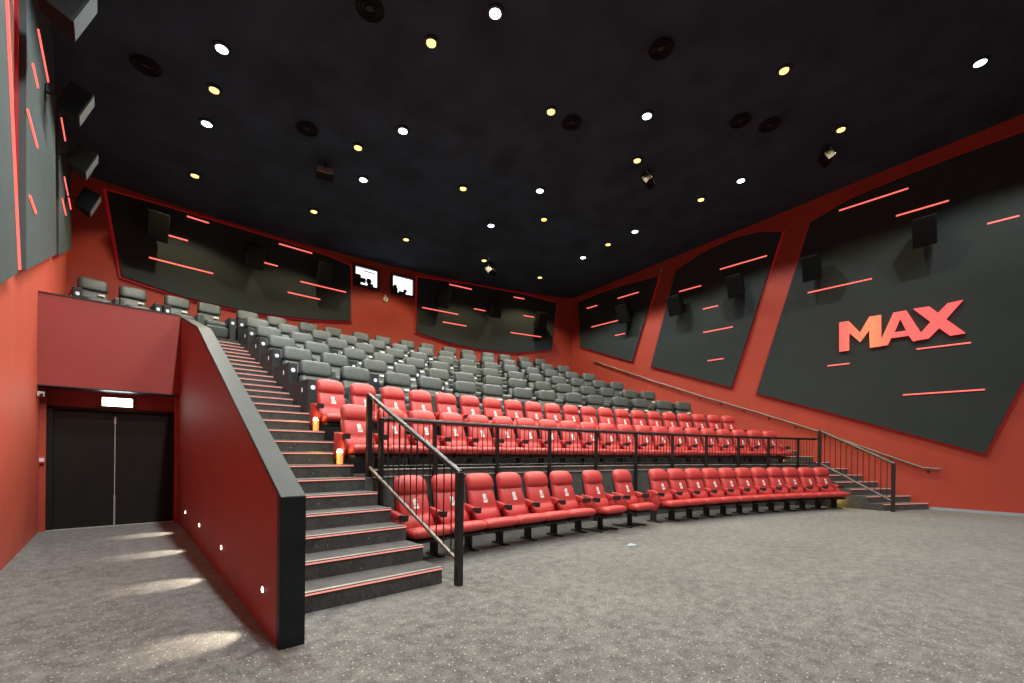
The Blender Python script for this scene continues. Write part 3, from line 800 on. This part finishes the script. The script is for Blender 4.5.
ME_RT = MB().box(-.30, .30, .48, .50, .1, .95).mesh(bevel=.008, seg=1)
def mirror(me):
    m2 = me.copy(); m2.transform(Matrix.Scale(-1, 4, (1, 0, 0))); m2.flip_normals(); return m2
ME_CI2, ME_CO2 = mirror(ME_CI), mirror(ME_CO)
ME_D = MB().cyl((-.395, -.56, .47), (-.395, -.567, .47), .042, 16).mesh()
ME_D2 = mirror(ME_D)
ME_SN = MB().box(-.492, -.485, -.30, -.27, .40, .48).mesh()
ME_SN2 = mirror(ME_SN)
T_ = Matrix.Translation((.16, .265, .73)) @ Matrix.Rotation(rad(-17), 4, 'X')
ME_TAG = MB().box(-.07, .07, -.012, .004, -.022, .022, T_).mesh()
def recliner(kind):
    L = kind == 'recliner_left'
    t = thing('recliner_seat', '', 'recliner', (0, 0, -50))
    b = link('backrest', ME_BB, M_GREY, t); link('number_tag', ME_TAG, M_WHITE, b)
    link('headrest', ME_HR, M_GREY, t)
    link('seat', ME_SC, M_GREY, t); link('footrest', ME_FT, M_GREY, t); link('back_shell', ME_RT, M_PLAST, t)
    a = link('console', ME_CO if L else ME_CO2, M_CONS, t)
    link('number_disc', ME_D if L else ME_D2, M_DISC, a); link('side_number', ME_SN if L else ME_SN2, M_DISC, a)
    link('armrest', ME_CI if L else ME_CI2, M_GREY, t)
    return t
rown = ['lowest recliner row', 'second recliner row from below', 'third recliner row from below', 'fourth recliner row from below', 'fifth recliner row from below', 'topmost recliner row']
for i in range(6):
    n = 12 + 3 * i; R = rstep(n) + .63; z = zstep(n)
    s = 0.0; a0_ = ang_at_x(R + .4, 3.13)
    place_ = []
    for k in range(14):
        place_.append((s, k % 2 == 0)); s += (.825 if k % 2 == 0 else .972) * (1.02 - .011 * i)
    for k, (s_, left) in enumerate(place_):
        if k == 0: pos = 'just right of the staircase'
        elif k == 13: pos = 'at the right end'
        elif k < 7: pos = ORD[k] + ' from the left staircase'
        else: pos = ORD[13 - k] + ' from the right end'
        if i == 5 and 0 < k < 7: pos = ORD[k] + ' to the right of the staircase head'
        o = place('recliner_left' if left else 'recliner_right', recliner, R, a0_ + math.degrees(s_ / (R + .4)), z, 'grey recliner in the %s, %s' % (rown[i], pos), 'recliners of the ' + rown[i])
        o.scale = (1.0 - .013 * i, 1, 1)
    if i == 5:
        for k, x in enumerate((-.25, .50, 1.42, 2.16)):
            pos = ['against the left wall', 'second from the left wall', 'third from the left wall', 'at the head of the staircase'][k]
            o = place('recliner_left' if k % 2 == 0 else 'recliner_right', recliner, R, ang_at_x(R + .4, x), z, 'grey recliner at the left of the topmost row, %s' % pos, 'recliners of the ' + rown[i])
            o.scale = (.9, 1, 1)

# ------------------------------------------------------------------ amber aisle lights at the row ends
proto_a = None
for i, (x, y, z, lab) in enumerate([(2.52, 6.50, zstep(7), 'amber glowing aisle light at the left end of the second red row'), (2.57, 7.66, zstep(10), 'amber glowing aisle light at the left end of the third red row'),
                                    (15.05, 4.55, zstep(7), 'amber glowing aisle light at the right end of the second red row'), (14.76, 3.2, 0, 'amber aisle light glowing on the riser at the right end of the front row')]):
    if proto_a is None:
        proto_a = thing('aisle_light', lab, 'light', (x, y, z), 0, 'amber aisle lights')
        MB().cyl((0, 0, 0), (0, 0, .17), .042, 14, .046).obj('amber_body', M_AMBER, proto_a, auto=40)
        MB().cyl((0, 0, .17), (0, 0, .225), .048, 14, .03).obj('lamp_head', M_AMTOP, proto_a, auto=40)
    else: dup(proto_a, (x, y, z), 0, lab)
    pl_ = bpy.data.lights.new('aisle glow', 'POINT'); pl_.energy = 3; pl_.color = (1, .72, .12); pl_.shadow_soft_size = .03
    o = bpy.data.objects.new('aisle_glow_lamp', pl_); COL.objects.link(o); o.location = (x - .12 if x < 10 else x - .02, y - .1, z + .2)
# scrap of paper on the carpet
tag(MB().add([(5.98, 3.82, .012), (6.12, 3.86, .002), (6.10, 3.97, .014), (5.95, 3.93, .003), (6.04, 3.9, .02)], [(0, 1, 4), (1, 2, 4), (2, 3, 4), (3, 0, 4)]).obj('paper_scrap', M_BASE), 'small crumpled pale scrap of paper on the carpet in front of the freestanding seats', 'litter')

# ------------------------------------------------------------------ light of the room
w = bpy.data.worlds.new('world'); S.world = w; w.use_nodes = True
w.node_tree.nodes['Background'].inputs[0].default_value = (.02, .022, .026, 1); w.node_tree.nodes['Background'].inputs[1].default_value = .3
S.view_settings.view_transform = 'Standard'
S.view_settings.look = 'None'
S.view_settings.exposure = 0
S.view_settings.gamma = 1
